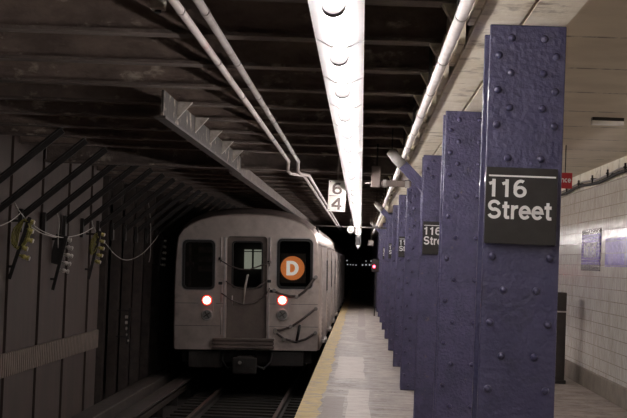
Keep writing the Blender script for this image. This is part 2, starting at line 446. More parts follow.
# ceiling over the tracks
struct(MB().box(-9, .5, -3, YEND, 3.20, 3.6).build('ceiling_left', M['slab']))
struct(MB().box(-9.2, -9, -3, YEND, -1.5, 3.6).build('wall_far_left', M['soot_wall']))
struct(MB().box(-9, 3.4, YEND, YEND+.2, -1.5, 3.6).build('wall_back', M['soot_wall']))

# left wall of panels with ribbed strip (up to Y=27)
XL = -4.42
WE = 27.0
g = MB()
y = 12.0
k = 0
while y < WE-.05:
    y2 = min(y+1.0, WE)
    g.box(XL-.08-(.02 if k % 2 else 0), XL-(.03 if k % 2 else 0), y+.012, y2-.012, -1.42, 3.3); y = y2; k += 1
g.box(XL-.12, XL-.05, 12, WE, -1.42, 3.3)
struct(g.build('wall_left', M['lwall']))
g = MB()
y = 12.0
while y < WE:
    g.box(XL, XL+.035, y, y+.085, -.01, .29, .006); y += .125
g.box(XL, XL+.015, 12, WE, -.01, .29)
struct(g.build('trim_3', M['rib']))

# ------------------------------------------------------------------ transverse ceiling beams
ys_beam = [Y1+BAY*k for k in range(-3, 44)]
ords = ['first', 'second', 'third', 'fourth', 'fifth', 'sixth', 'seventh', 'eighth', 'ninth', 'tenth', 'eleventh', 'twelfth', 'thirteenth', 'fourteenth', 'fifteenth', 'sixteenth', 'seventeenth', 'eighteenth', 'nineteenth', 'twentieth', 'twenty-first', 'twenty-second', 'twenty-third', 'twenty-fourth', 'twenty-fifth', 'twenty-sixth', 'twenty-seventh', 'twenty-eighth', 'twenty-ninth', 'thirtieth', 'thirty-first', 'thirty-second', 'thirty-third', 'thirty-fourth', 'thirty-fifth', 'thirty-sixth', 'thirty-seventh', 'thirty-eighth', 'thirty-ninth', 'fortieth', 'forty-first', 'forty-second', 'forty-third', 'forty-fourth', 'forty-fifth', 'forty-sixth', 'forty-seventh', 'forty-eighth', 'forty-ninth', 'fiftieth']
root = None
BX0 = -4.75
for k, y in enumerate(ys_beam):
    if abs(y-21.65) < .4: continue
    if root is None:
        root = empty('roof_beam', (0, y, 2.95))
        MB().box(BX0, .47, -.095, .095, 0, .022).build('bottom_flange', M['steel_brown'], root)
        MB().box(BX0, .47, -.012, .012, .02, .26).build('web', M['web'], root)
        w = MB()
        w.poly([(.465, -.05, -.16), (.465, -.05, .0), (.37, -.05, .0)], (0, .1, 0))
        w.box(.44, .47, -.47, .47, -.26, .0)
        w.build('end_gusset', M['cream'], root)
        r = root
    else: r = dup(root, (0, y, 2.95))
    tag(r, f'sooty transverse steel ceiling beam over the track, {ords[k]} from the camera end', 'beam', 'transverse ceiling beams')
# deep transverse girder where the pipes jog
r = empty('deep_girder', (0, 21.65, 2.80))
MB().box(-4.33, .45, -.16, .16, 0, .03).build('bottom_flange', M['steel_brown'], r)
MB().box(-4.33, .45, -.02, .02, .03, .40).build('web', M['steel_brown'], r)
tag(r, 'deep dark girder across the ceiling where the two slanting pipes bend', 'girder')
# longitudinal girder left of the pipes with triangular gussets
r = empty('track_girder', (-1.66, 0, 2.735))
MB().box(-.02, .0, 13.0, 21.45, 0, .21).build('web', M['girder'], r)
MB().box(-.07, .02, 13.0, 21.45, -.02, 0.0).build('bottom_flange', M['post'], r)
for y in ys_beam:
    if 13 < y < 21:
        MB().poly([(.001, y-.35, .21), (.13, y-.35, .21), (.001, y-.35, .06)], (0, .05, 0)).build('gusset', M['bracket'], r)
tag(r, 'girder running along the track over the train with pale triangular gussets', 'girder')
r = empty('track_girder', (-1.76, 0, 2.78))
MB().box(-.02, .0, 21.85, 60, 0, .165).build('web', M['steel_brown'], r)
MB().box(-.10, .03, 21.85, 60, -.02, 0.0).build('bottom_flange', M['post'], r)
tag(r, 'long dark girder along the ceiling above the parked train roof', 'girder')

# knee braces and wall posts on the left
root = None; post = None; kb = 0
for k, y in enumerate(ys_beam):
    if y < 16 or y > 62: continue
    if root is None:
        root = empty('knee_brace', (XL, y+.155, 2.02)); r = root
        b = MB(); b.bar((.02, 0, 0), (1.08, 0, .91), .085, .03, (0, 1, 0)); b.bar((.02, 0, .03), (1.08, 0, .94), .012, .09, (0, 1, 0))
        b.build('strut', M['dark'], root)
        MB().box(0.0, .05, -.08, .08, -.20, .10).build('shoe', M['dark'], root)
    else: r = dup(root, (XL, y+.155, 2.02))
    tag(r, f'dark slanting knee brace from left wall up to ceiling, {ords[kb]} from the camera end', 'brace', 'knee braces on the left'); kb += 1
root = None; kb = 0
for k, y in enumerate(ys_beam):
    if y < WE or y > 62: continue
    if root is None:
        root = empty('tunnel_post', (XL-.02, y, -1.42)); r = root
        MB().box(-.16, .0, -.10, -.085, 0, 4.36).box(-.16, .0, .085, .10, 0, 4.36).build('flange', M['post'], root)
        MB().box(-.09, -.075, -.085, .085, 0, 4.36).build('web', M['dark'], root)
    else: r = dup(root, (XL-.02, y, -1.42))
    tag(r, f'dark steel post between the tracks beyond the panel wall, {ords[kb]} after its end', 'post', 'posts between the tracks'); kb += 1

# ------------------------------------------------------------------ platform columns
CW = .335
def col_type(riv, paint, off=0.0):
    """H column: flanges face along the platform; origin at base centre"""
    r = empty('platform_column')
    H = 2.67; w = CW/2; hy = .16
    for sgn, nm in ((-1, 'front'), (1, 'back')):
        f = MB()
        f.box(-w, w, sgn*hy-.012, sgn*hy+.012, 0, H, .004)
        if riv:
            rows = []; zz = 2.612
            for i in range(6): rows.append((zz, i)); zz -= .077
            zz = rows[-1][0]-.145; i = 6
            while zz > .05: rows.append((zz, i)); zz -= .145; i += 1
            for zz, i in rows:
                dx = .072 if i % 2 == 0 else .126
                if riv == 'top' and zz < 2.45: continue
                for s2 in (-1, 1):
                    f.dome((s2*dx, sgn*(hy+.012), zz), .0175, (0, sgn, 0), .019, 10)
        f.build('flange', paint, r)
    wb = MB().box(-.012, .012, -hy, hy, 0, H)
    # corner angles that join web and flanges, and a side plate
    for sx in (-1, 1):
        for sy in (-1, 1):
            wb.box(sx*.012, sx*.10, sy*(hy-.012), sy*(hy-.026), 0, H)
            wb.box(sx*.012, sx*.026, sy*(hy-.012), sy*(hy-.10), 0, H)
    wb.build('web', paint, r)
    MB().box(-w, w, -hy-.012, hy+.012, 0, .010).build('base_plate', M['dark'], r)
    return r
A = col_type(True, M['blue']); B = col_type('top', M['blue2']); D = col_type(True, M['blue2'])
used = set()
cols = []
names = ['nearest blue riveted column at right, carrying the large 116 Street sign',
         'second blue riveted column from the camera, half hidden behind the nearest',
         'third blue column from the camera, smooth faced with a black street sign']
xc = [.700, .716, .742]; yc_ = [7.05, 11.08, 15.65]
for k in range(18):
    y = (yc_[k] if k < 3 else Y1+SP*k)+.172
    src = {0: A, 2: B}.get(k, D)
    x = xc[k] if k < 3 else .724
    if src not in used: r = src; r.location = (x, y, 0); used.add(src)
    else: r = dup(src, (x, y, 0))
    lab = names[k] if k < 3 else f'blue riveted steel platform column, {ords[k]} in the row from the camera'
    tag(r, lab, 'column', 'blue platform columns'); cols.append((x, y))

# 116 Street signs on every second column
def street_sign(x, yf, zb, zt, w, label, det=True):
    r = empty('station_sign', (x, yf-.018, zb)); h = zt-zb
    MB().box(-w/2, w/2, -.008, .005, 0, h, .002).build('panel', M['sign_black'], r)
    MB().box(-w/2+.012, w/2-.008, -.0095, -.007, h-.041, h-.034).build('stripe', M['white'], r)
    T = Matrix.Translation((0, -.009, 0))
    text('numerals', '116', M['white'], .1, .001, .0035, r, T, fit=(-w/2+.012, -w/2+.178, h-.130, h-.052))
    text('lettering', 'Street', M['white'], .1, .001, .0035, r, T, fit=(-w/2+.012, w/2-.022, h-.226, h-.143))
    tag(r, label, 'sign', '116 Street column signs'); return r
def signz(ypx_top, ypx_bot, xpx, Y): return px(xpx, ypx_bot, Y).z, px(xpx, ypx_top, Y).z
# column 1 sign from the picture
YC = 7.03
zb, zt = px(520, 244.5, YC).z, px(520, 168.5, YC).z
s = street_sign((px(484.3, 206, YC).x+px(555.3, 206, YC).x)/2, YC-.002, zb, zt, .312, 'large black 116 Street sign on the nearest blue column')
for k, lab in ((2, 'black 116 Street sign on the third blue column, cut off by the second'), (4, 'small black street sign on the fifth blue column'), (6, 'distant black street sign on the seventh blue column'), (8, 'tiny far black street sign on the ninth blue column')):
    x, y = cols[k]
    zc = 1.86
    street_sign(x+.0, y-.172, zc-.16, zc+.16, .302, lab)

# corner braces: column to ceiling, every third column
for k, lab in ((2, 'grey tipped blue knee brace rising left from the third column'), (5, 'blue knee brace rising left from the sixth column'), (8, 'small far blue knee brace rising from the ninth column')):
    x, y = cols[k]; y -= .12
    r = empty('column_brace', (x-CW/2, y, 2.38))
    a, b_, c_ = V(.02, 0, -.03), V(-.20, 0, .185), V(-.31, 0, .30)
    MB().bar(a, b_, .10, .075, (0, 1, 0)).build('brace_arm', M['blue2'], r)
    MB().tube([b_+(b_-c_)*.02, (b_+c_)/2, c_, c_+V(0.012, 0, .03)], [.052, .055, .055, .03], 12).build('brace_tip', M['pipe_g'], r)
    MB().bar(c_+V(0, 0, .0), c_+V(0, 0, .25), .012, .012).build('hanger_rod', M['dark'], r)
    tag(r, lab, 'brace', 'column braces')

# ------------------------------------------------------------------ fluorescent fixtures
L0 = 5.25-LSP*6
nfix = 42
root = None
for k in range(nfix):
    y = L0+LSP*k
    if root is None:
        root = empty('fluorescent_light', (LX, y, LZ)); r = root
        w = .101
        prof = [(-w, .058), (-.037, .026), (.037, .026), (w, .058), (w, .065), (.044, .039), (.044, .085), (-.044, .085), (-.044, .039), (-w, .065)]
        MB().poly([(a, .014, b_) for a, b_ in prof], (0, LSP-.028, 0)).build('reflector', M['reflector'], root)
        MB().tube([(0, .045, 0), (0, LSP-.045, 0)], .0165, 12).build('tube', M['tube'], root)
        for yy in (.004, LSP-.044): MB().tube([(0, yy, -.010), (0, yy+.04, -.010)], .041, 20).box(-.024, .024, yy, yy+.04, 0, .045).build('socket', M['socket'], root)
        for yy in (.15, LSP-.15): MB().tube([(0, yy, .08), (0, yy, .469)], .006, 6).build('hanger', M['dark'], root)
    else: r = dup(root, (LX, y, LZ))
    tag(r, f'lit fluorescent tube fixture in the long row over the platform edge, {ords[k]} along the row', 'light', 'row of fluorescent lights')
# grey rail that the row hangs from, and its end box
MBx = MB().tube([(LX, L0, LZ+.48), (LX, L0+LSP*nfix, LZ+.48)], .012, 8).build('hanging_rail', M['dark'])
tag(MBx, 'thin dark rail above the row of fluorescent lights', 'rail')
yE = L0+LSP*nfix
r = empty('end_box', (LX, yE+.1, LZ-.30))
MB().box(-.10, .10, 0, .08, .0, .42, .01).build('box', M['socket'], r)
MB().poly([(-.07, -.002, .0), (.07, -.002, 0), (.0, -.002, -.15)], (0, .02, 0)).build('pointer', M['white'], r)
MB().box(-.02, .02, .03, .06, .4, .79).build('hanger', M['dark'], r)
tag(r, 'small grey box with white pointed tip ending the row of lights', 'box')

# ------------------------------------------------------------------ pipes and conduits
p = MB().tube([(.385, -3, 2.655), (.385, 30, 2.655), (.385, 31, 2.60), (.385, 60, 2.60)], .027, 14)
r = empty('pipe', (0, 0, 0)); p.build('pipe_run', M['pipe'], r)
y = 5.2
while y < 45: MB().tube([(.385, y, 2.655 if y < 30 else 2.6), (.385, y+.03, 2.655 if y < 30 else 2.6)], .0305, 14).build('coupling', M['pipe_g'], r); y += BAY
y = Y1-BAY*2+.12
while y < 45: MB().box(.375, .395, y-.012, y+.012, 2.67, 3.2).build('pipe_hanger', M['dark'], r); y += BAY*2
tag(r, 'thick white pipe running along the top of the blue columns', 'pipe')
def ceil_pipe(ra, rb, mm, lab):
    z0 = 2.895; z1 = 2.745
    xa = ra*(z0-1.6); xb = rb*(z1-1.6)
    y0 = 21.2
    pts = [(xa, 0, z0), (xa, y0-.1, z0), (xa-.01, y0+.02, z0-.02), (xa-.01, y0+.06, z0-.12), (xa+.02, y0+.10, z1), (xb, y0+.5, z1), (xb, 60, z1)]
    r = empty('pipe', (0, 0, 0))
    MB().tube(pts, .023, 12).build('pipe_run', M[mm], r)
    y = 6.2
    while y < 60:
        q = (xa, z0) if y < 21 else (xb, z1)
        if not 20.9 < y < 21.8: MB().tube([(q[0], y, q[1]), (q[0], y+.04, q[1])], .027, 12).build('coupling', M['pipe_g'], r)
        y += 2.2
    tag(r, lab, 'pipe')
ceil_pipe(-.776, -.715, 'pipe_r', 'left of two pinkish pipes slanting along the dark ceiling')
ceil_pipe(-.676, -.655, 'pipe_l', 'right of two grey pipes slanting along the dark ceiling')
# round dark thing at top of picture near the left pipe: junction box
q = px(157, 3, 8.9)
r = empty('junction_box', (q.x, q.y, q.z)); MB().box(-.04, .04, -.05, .05, -.03, .09, .008).build('box', M['bracket'], r)
MB().tube([(0, 0, -.03), (0, 0, -.045)], .02, 10).build('knockout', M['dark'], r)
MB().tube([(0, 0, .09), (0, 0, 3.2-q.z)], .012, 8).build('stem', M['pipe_g'], r)
tag(r, 'small pale junction box under the ceiling at the top left of the pipes', 'box')

# right wall cable with clips
r = empty('wall_cable', (0, 0, 0))
pts = [(WX-.05, y, 2.79+.02*math.sin(y*1.7)+(.05 if y < 17 else 0)) for y in [6+.8*i for i in range(60)]]
MB().tube(pts, .022, 8).build('cable', M['dark'], r)
MB().tube([(a-.0, b_, c_+.045) for a, b_, c_ in pts], .012, 8).build('conduit', M['pipe_g'], r)
y = 8.2
while y < 50:
    MB().box(WX-.09, WX, y-.02, y+.02, 2.83, 2.85).box(WX-.08, WX-.06, y-.02, y+.02, 2.78, 2.89).build('bracket', M['dark'], r); y += 1.35
tag(r, 'dark cable on clips along the top of the white tiled wall', 'cable')

# mosaic name tablet, then a reflected violet glow painted as a tile-patterned band
r = empty('mosaic_tablet', (WX-.0, 21.2, 1.60))
MB().box(-.012, .0, 0, 1.75, .085, .50).build('field', M['mosaic'], r)
MB().box(-.014, .0, -.0, 1.75, 0, .085).box(-.014, 0, 0, 1.75, .50, .57).build('border', M['mosaic_dark'], r)
t = text('lettering', '116TH ST', M['white'], .2, .002, .001, r, None, fit=(0, 1.2, 0, .2))
t.data.transform(Matrix.Translation((-.013, 1.5, .18)) @ Matrix.Rotation(-PI/2, 4, 'Z'))
tag(r, 'violet mosaic name tablet with dark borders on the white tiled wall', 'mosaic')
r = MB().box(WX-.010, WX, 17.6, 20.75, 1.66, 2.02).build('painted_glow_band', M['violet_glow'])
tag(r, 'pale violet reflected glow painted as a band on the wall at the right edge of the picture', 'painted glow')

# red "entrance" sign and black/white hanging sign beyond the nearest column
YS = 18.0
a = px(571.7, 173.3, YS); b_ = px(571.7, 189.0, YS)
r = empty('exit_sign', (a.x, YS, b_.z)); W = .46
MB().box(-W, 0, 0, .03, 0, a.z-b_.z, .003).build('panel', M['red_sign'], r)
text('lettering', 'Entrance', M['white'], .1, .001, .002, r, Matrix.Translation((0, -.002, 0)), fit=(-.30, -.012, .065, .130))
for xx in (-W+.08, -.08): MB().tube([(xx, .015, a.z-b_.z), (xx, .015, 3.0-b_.z)], .006, 6).build('hanger', M['dark'], r)
tag(r, 'small red entrance sign with white letters showing past the nearest column', 'sign')
YS = 14.6
a = px(592, 115, YS); b_ = px(623, 126, YS)
r = empty('hanging_sign', (a.x, YS, b_.z)); W = b_.x-a.x; h = a.z-b_.z
MB().box(0, W, 0, .09, h*.42, h).build('upper_panel', M['sign_black'], r)
MB().box(0, W, 0, .09, 0, h*.42).build('lower_panel', M['white_sign'], r)
for xx in (.04, W-.04): MB().tube([(xx, .04, h), (xx, .04, 3.0-b_.z)], .006, 6).build('hanger', M['dark'], r)
tag(r, 'black over white ceiling sign near the right edge of the picture', 'sign')

# dark locker showing past the nearest column's right side
q = px(562.3, 381, 22.6)
r = empty('equipment_locker', (q.x-.25, 22.6, 0))
MB().box(-.25, .25, 0, .45, .04, 1.28, .01).build('cabinet', M['bin'], r)
MB().box(-.23, .23, -.012, .0, .08, 1.0).build('door', M['bin'], r)
MB().box(-.27, .27, -.02, .47, .0, .05).build('plinth', M['black'], r)
MB().box(-.26, .262, -.015, .46, 1.0, 1.02).build('ledge', M['steel2'], r)
tag(r, 'dark standing locker mostly hidden behind the nearest column', 'locker')

# grey box on horizontal arm
Yb = 18.2
a = px(371.9, 166, Yb); b_ = px(380.2, 187.6, Yb); c0 = px(382.6, 185, Yb); c1 = px(414, 186, Yb)
r = empty('camera_box', (b_.x, Yb, b_.z))
MB().box(a.x-b_.x, 0, -.05, .05, 0, a.z-b_.z, .008).build('box', M['char_grey'], r)
MB().box(.0, .35, -.03, .03, .015, .085, .01).build('arm', M['char_grey'], r)
MB().box(.03, .07, -.035, .035, .005, .095, .008).build('clamp', M['pipe_g'], r); MB().box(.28, .33, -.035, .035, .005, .095, .008).build('clamp', M['pipe_g'], r)
MB().tube([(-.17, 0, .045), (-.10, 0, .055), (0, 0, .05)], .008, 8).build('probe', M['bracket'], r)
MB().box(-.055, -.035, -.01, .01, a.z-b_.z-.01, 2.95-b_.z).build('hanger', M['dark'], r)
tag(r, 'grey box on a horizontal arm reaching out beside the third column', 'box')

# 6 over 4 car marker
Ym = 21.0
a = px(337.0, 196, Ym)
r = empty('car_marker_sign', a)
r.rotation_euler = (0, math.radians(1.2), 0)
MB().box(-.115, .115, -.006, .006, -.205, .205, .002).build('panel', M['white_sign'], r)
T = Matrix.Translation((0, -.008, 0))
text('numeral', '6', M['char_grey'], .2, .001, .006, r, T, fit=(-.065, .065, .02, .175))
text('numeral', '4', M['char_grey'], .2, .001, .006, r, T, fit=(-.07, .07, -.18, -.02))
MB().box(-.10, .10, -.008, -.005, -.004, .004).build('divider', M['char_grey'], r)
bl = MB()
for sx in (-1, 1):
    for sz in (-1, 1): bl.disc((sx*.095, -.008, sz*.185), .007, (0, 1, 0), .006, 8)
bl.build('bolt', M['dark'], r)
MB().box(-.012, .012, .0, .012, .19, 2.95-a.z+.02).build('hanger', M['bracket'], r)
tag(r, 'white hanging marker with grey 6 above 4, left of the lights', 'sign')

# round disc marker on a cross wire, grey plate
Yd = 33.0
a = px(350.7, 229.6, Yd)
r = empty('round_marker', a)
MB().disc((0, 0, 0), .075, (0, 1, 0), .012, 20).build('disc', M['white_sign'], r)
MB().box(-.025, -.008, -.01, -.006, -.04, .04).box(-.01, .02, -.01, -.006, -.04, -.028).box(-.01, .02, -.01, -.006, .028, .04).box(.018, .03, -.01, -.006, -.03, .03).build('mark', M['char_grey'], r)
MB().box(-.008, .008, .006, .014, -.12, 2.95-a.z).build('hanger', M['dark'], r)
tag(r, 'small round white marker hanging near the end of the lights', 'sign')
q0 = px(326, 226, Yd+.1); q1 = px(382, 229, Yd+.1)
w = MB().tube([(-1.0, Yd+.1, q0.z), (.5, Yd+.1, q0.z+.0)], .012, 8).build('cross_conduit', M['pipe_g'])
tag(w, 'thin grey conduit crossing above the platform behind the round marker', 'conduit')
Yd = 40.0
a = px(371, 243, Yd)
r = empty('small_plate', a)
MB().box(-.07, .07, -.006, .006, -.07, .07).build('panel', M['char_grey'], r)
MB().box(-.05, .05, -.008, -.005, -.05, .05).build('face', M['pipe_g'], r)
MB().box(-.006, .006, .006, .014, .05, 2.95-a.z).build('hanger', M['dark'], r)
tag(r, 'small grey square plate hanging left of the far columns', 'sign')

# red signal by the far columns
Yq = 48.0
a = px(374.0, 266.5, Yq)
r = empty('platform_signal', (a.x, Yq, a.z))
MB().box(-.075, .15, .0, .12, -.16, .22, .01).build('housing', M['black'], r)
MB().disc((0, -.01, 0), .04, (0, 1, 0), .03, 16).build('lens', M['sig_red'], r)
MB().box(.04, .08, .03, .07, -a.z, -.15).build('post', M['dark'], r)
tag(r, 'red signal light glowing beside the farthest blue columns', 'signal')
# distant lamps
for i, (xx, yy, rr) in enumerate(((347.5, 264.5, .035), (350.5, 264.6, .03), (353, 264.8, .03), (356, 265, .035), (362.5, 265, .045), (366.0, 264.8, .05), (369.5, 264.8, .05), (372, 264.9, .045), (347, 260.5, .035), (366, 261, .03), (371, 261, .035))):
    a = px(xx, yy, YEND-.12)
    o = MB().disc((0, 0, 0), rr, (0, 1, 0), .05, 12).build('tunnel_lamp', M['far_lamp'], None, (a.x, YEND-.025, a.z))
    tag(o, 'tiny distant white lamp glowing deep in the tunnel beyond the train', 'light', 'far tunnel lamps')

# ------------------------------------------------------------------ track
for xx, lab in ((-2.84, 'left running rail in front of the train'), (-1.405, 'right running rail nearest the platform')):
    r = empty('rail', (xx, 0, -1.29))
    MB().box(-.036, .036, 8, 90, .105, .145, .006).build('rail_head', M['rail'], r)
    MB().box(-.008, .008, 8, 90, .01, .11).box(-.065, .065, 8, 90, 0, .014).build('rail_base', M['dark'], r)
    tag(r, lab, 'rail')
tie = None; k = 0
y = 19.0
while y < 34.5:
    if tie is None:
        tie = MB().box(-1.25, 1.25, -.11, .11, 0, .14, .01).build('railway_tie', M['wood'], None, (-2.12, y, -1.43)); o = tie
    else: o = tie.copy(); C.objects.link(o); o.location.y = y
    tag(o, f'dark timber tie under the rails, {ords[k]} from the camera end', 'tie', 'timber ties in front of the train'); k += 1
    y += .6
r = empty('third_rail', (-3.62, 0, -1.42))
MB().box(-.04, .04, 10, 90, .18, .30, .01).build('power_rail', M['rail'], r)
MB().box(-.16, .13, 10, 90, .40, .44, .006).build('cover_board', M['board'], r)
MB().box(-.17, -.15, 10, 90, .20, .44).build('side_board', M['board'], r)
y = 17.7
while y < 60: MB().box(-.05, .05, y-.05, y+.05, 0, .19).box(-.17, .05, y-.03, y+.03, 0, .03).box(-.17, -.14, y-.03, y+.03, 0, .4).build('support', M['dark'], r); y += 2.4
tag(r, 'third rail under its timber cover board, left of the train', 'third rail')
r = MB().box(XL+.04, XL+.39, 12, 60, -1.42, -.95, .02).build('cable_bench', M['board']); tag(r, 'low dark ledge along the foot of the left wall', 'ledge')

# ------------------------------------------------------------------ cable racks on the left wall
def rack(p0, p1, Yr, knobs, mk, label, rope=None, panel=False, name='cable_rack'):
    a, b_ = px(*p0, Yr), px(*p1, Yr)
    r = empty(name, (a.x, Yr, a.z))
    d = b_-a
    MB().bar((0, 0, 0), d, .045, .05, (0, 1, 0)).build('bar', M['dark'], r)
    for kx, ky in knobs:
        q = px(kx, ky, Yr)-a
        t = max(0, min(1, q.dot(d)/d.dot(d))); on = d*t
        hk = MB(); dd = (q-on)
        hk.tube([on, on+dd*.35, on+dd*.5, on+dd*.75, on+dd*.8, q], [.018, .014, .030, .030, .016, .034], 10)
        hk.dome(q, .034, dd if dd.length > 0 else (1, 0, 0), .025, 10)
        hk.build('insulator', M[mk], r)
        if mk == 'yellow_ins': MB().disc(q+dd.normalized()*.018, .027, dd, .018, 10).build('insulator_cap', M['white_ins'], r)
    # bracket back to the wall
    w = XL-a.x
    MB().bar((0, .0, -.05), (w+.0, .0, -.05), .03, .03).build('wall_bracket', M['dark'], r); MB().bar(d*.8, d*.8+V(XL-a.x-(d*.8).x, 0, 0), .03, .03).build('wall_bracket', M['dark'], r)
    if panel:
        MB().obox(d*.25+V(-.09, .02, 0), .13, .04, .42, Matrix.Rotation(math.radians(12), 3, 'Y')).build('backing_plate', M['black'], r)
    if rope:
        s = MB()
        for i in range(rope[2]):
            f = i/(rope[2]-1)
            cx, cz = px(*rope[0], Yr)-a, px(*rope[1], Yr)-a
            top, bot = cx, cz; wd = rope[3]
            pts = []
            for k in range(17):
                th = 2*PI*k/16; mid = (top+bot)/2; hv = (top-bot)/2*(1-.12*f*random.random())
                pts.append(mid+hv*math.cos(th)+V(math.sin(th)*wd*(.25+.75*f), -.03+.05*random.random(), 0))
            s.tube(pts, .009, 6, False)
        s.build('rope_coil', M['yellow_rope'], r)
    tag(r, label, 'cable rack'); return r
def YX(x): return 1600*4.25/(361-x)
rack((28.5, 217), (8, 279), YX(20), [(31, 222), (30, 231), (30, 240.5), (24.5, 248.5), (26.5, 258)], 'yellow_ins', 'slanting cable rack with yellow insulators and coiled rope, leftmost on the wall', ((23.5, 219), (16, 249), 5, .11))
rack((65.5, 236), (52, 290), YX(62), [(69, 240), (70.5, 248), (70.5, 256), (68.5, 264), (66.5, 271.5)], 'white_ins', 'dark slanting cable rack with white insulators between the yellow ones', None, True)
rack((99.5, 231), (88, 279), YX(95), [(102.5, 234.5), (102.5, 241.5), (102, 248.5), (100.5, 255.5), (98.5, 262)], 'yellow_ins', 'yellow cable rack with rope at the end of the panel wall', ((96, 233), (91, 255), 4, .06))
rack((163, 237), (158, 272), YX(160), [(165, 241), (165, 247), (165, 253), (164.5, 259), (164, 265)], 'white_ins', 'far dim cable rack beside the train, on the posts')
rack((130, 308), (127, 344), YX(128), [(126, 317), (126, 322.5), (126.5, 328.5), (127, 334.5), (127.5, 340.5)], 'white_ins', 'lower dim cable rack with five insulators between the posts')
def cordpts(L):
    out = []
    for i in range(len(L)-1):
        for k in range(6):
            t = k/6
            p0 = L[max(i-1, 0)]; p1 = L[i]; p2 = L[i+1]; p3 = L[min(i+2, len(L)-1)]
            f = lambda a, b_, c_, d: .5*((2*b_)+(-a+c_)*t+(2*a-5*b_+4*c_-d)*t*t+(-a+3*b_-3*c_+d)*t**3)
            x = f(p0[0], p1[0], p2[0], p3[0]); y = f(p0[1], p1[1], p2[1], p3[1])
            out.append(px(x, y, YX(x)))
    out.append(px(*L[-1], YX(L[-1][0])))
    return out
for L_, lab in (([(-12, 228), (0, 225), (10, 220), (18, 213.5)], 'pale cord swagged on the wall left of the first rack'),
                ([(32, 225), (42, 231.5), (56, 236.5), (66, 237), (80, 234), (92, 227.5)], 'pale cord drooping between first and third cable racks'),
                ([(30, 227), (40, 233), (55, 237.2)], 'short second cord drooping right of the first rack'),
                ([(104.5, 243), (115, 255), (126, 260), (140, 255), (152, 243), (158, 235)], 'pale cord drooping past the posts to the far rack'),
                ([(13, 203), (17, 210), (22.5, 217)], 'cord end tied up above the first cable rack'),
                ([(55.5, 211), (58, 222), (57, 235), (57, 248)], 'cord hanging straight down by the white insulator rack'),
                ([(90.5, 216.5), (91.5, 224), (95, 231)], 'cord end tied up above the third cable rack'),
                ([(148, 203), (150, 222), (150, 252), (148.5, 262)], 'thin cord hanging down between the far posts')):
    o = MB().tube(cordpts(L_), .0065, 6).build('swagged_cord', M['cord']); tag(o, lab, 'cord')

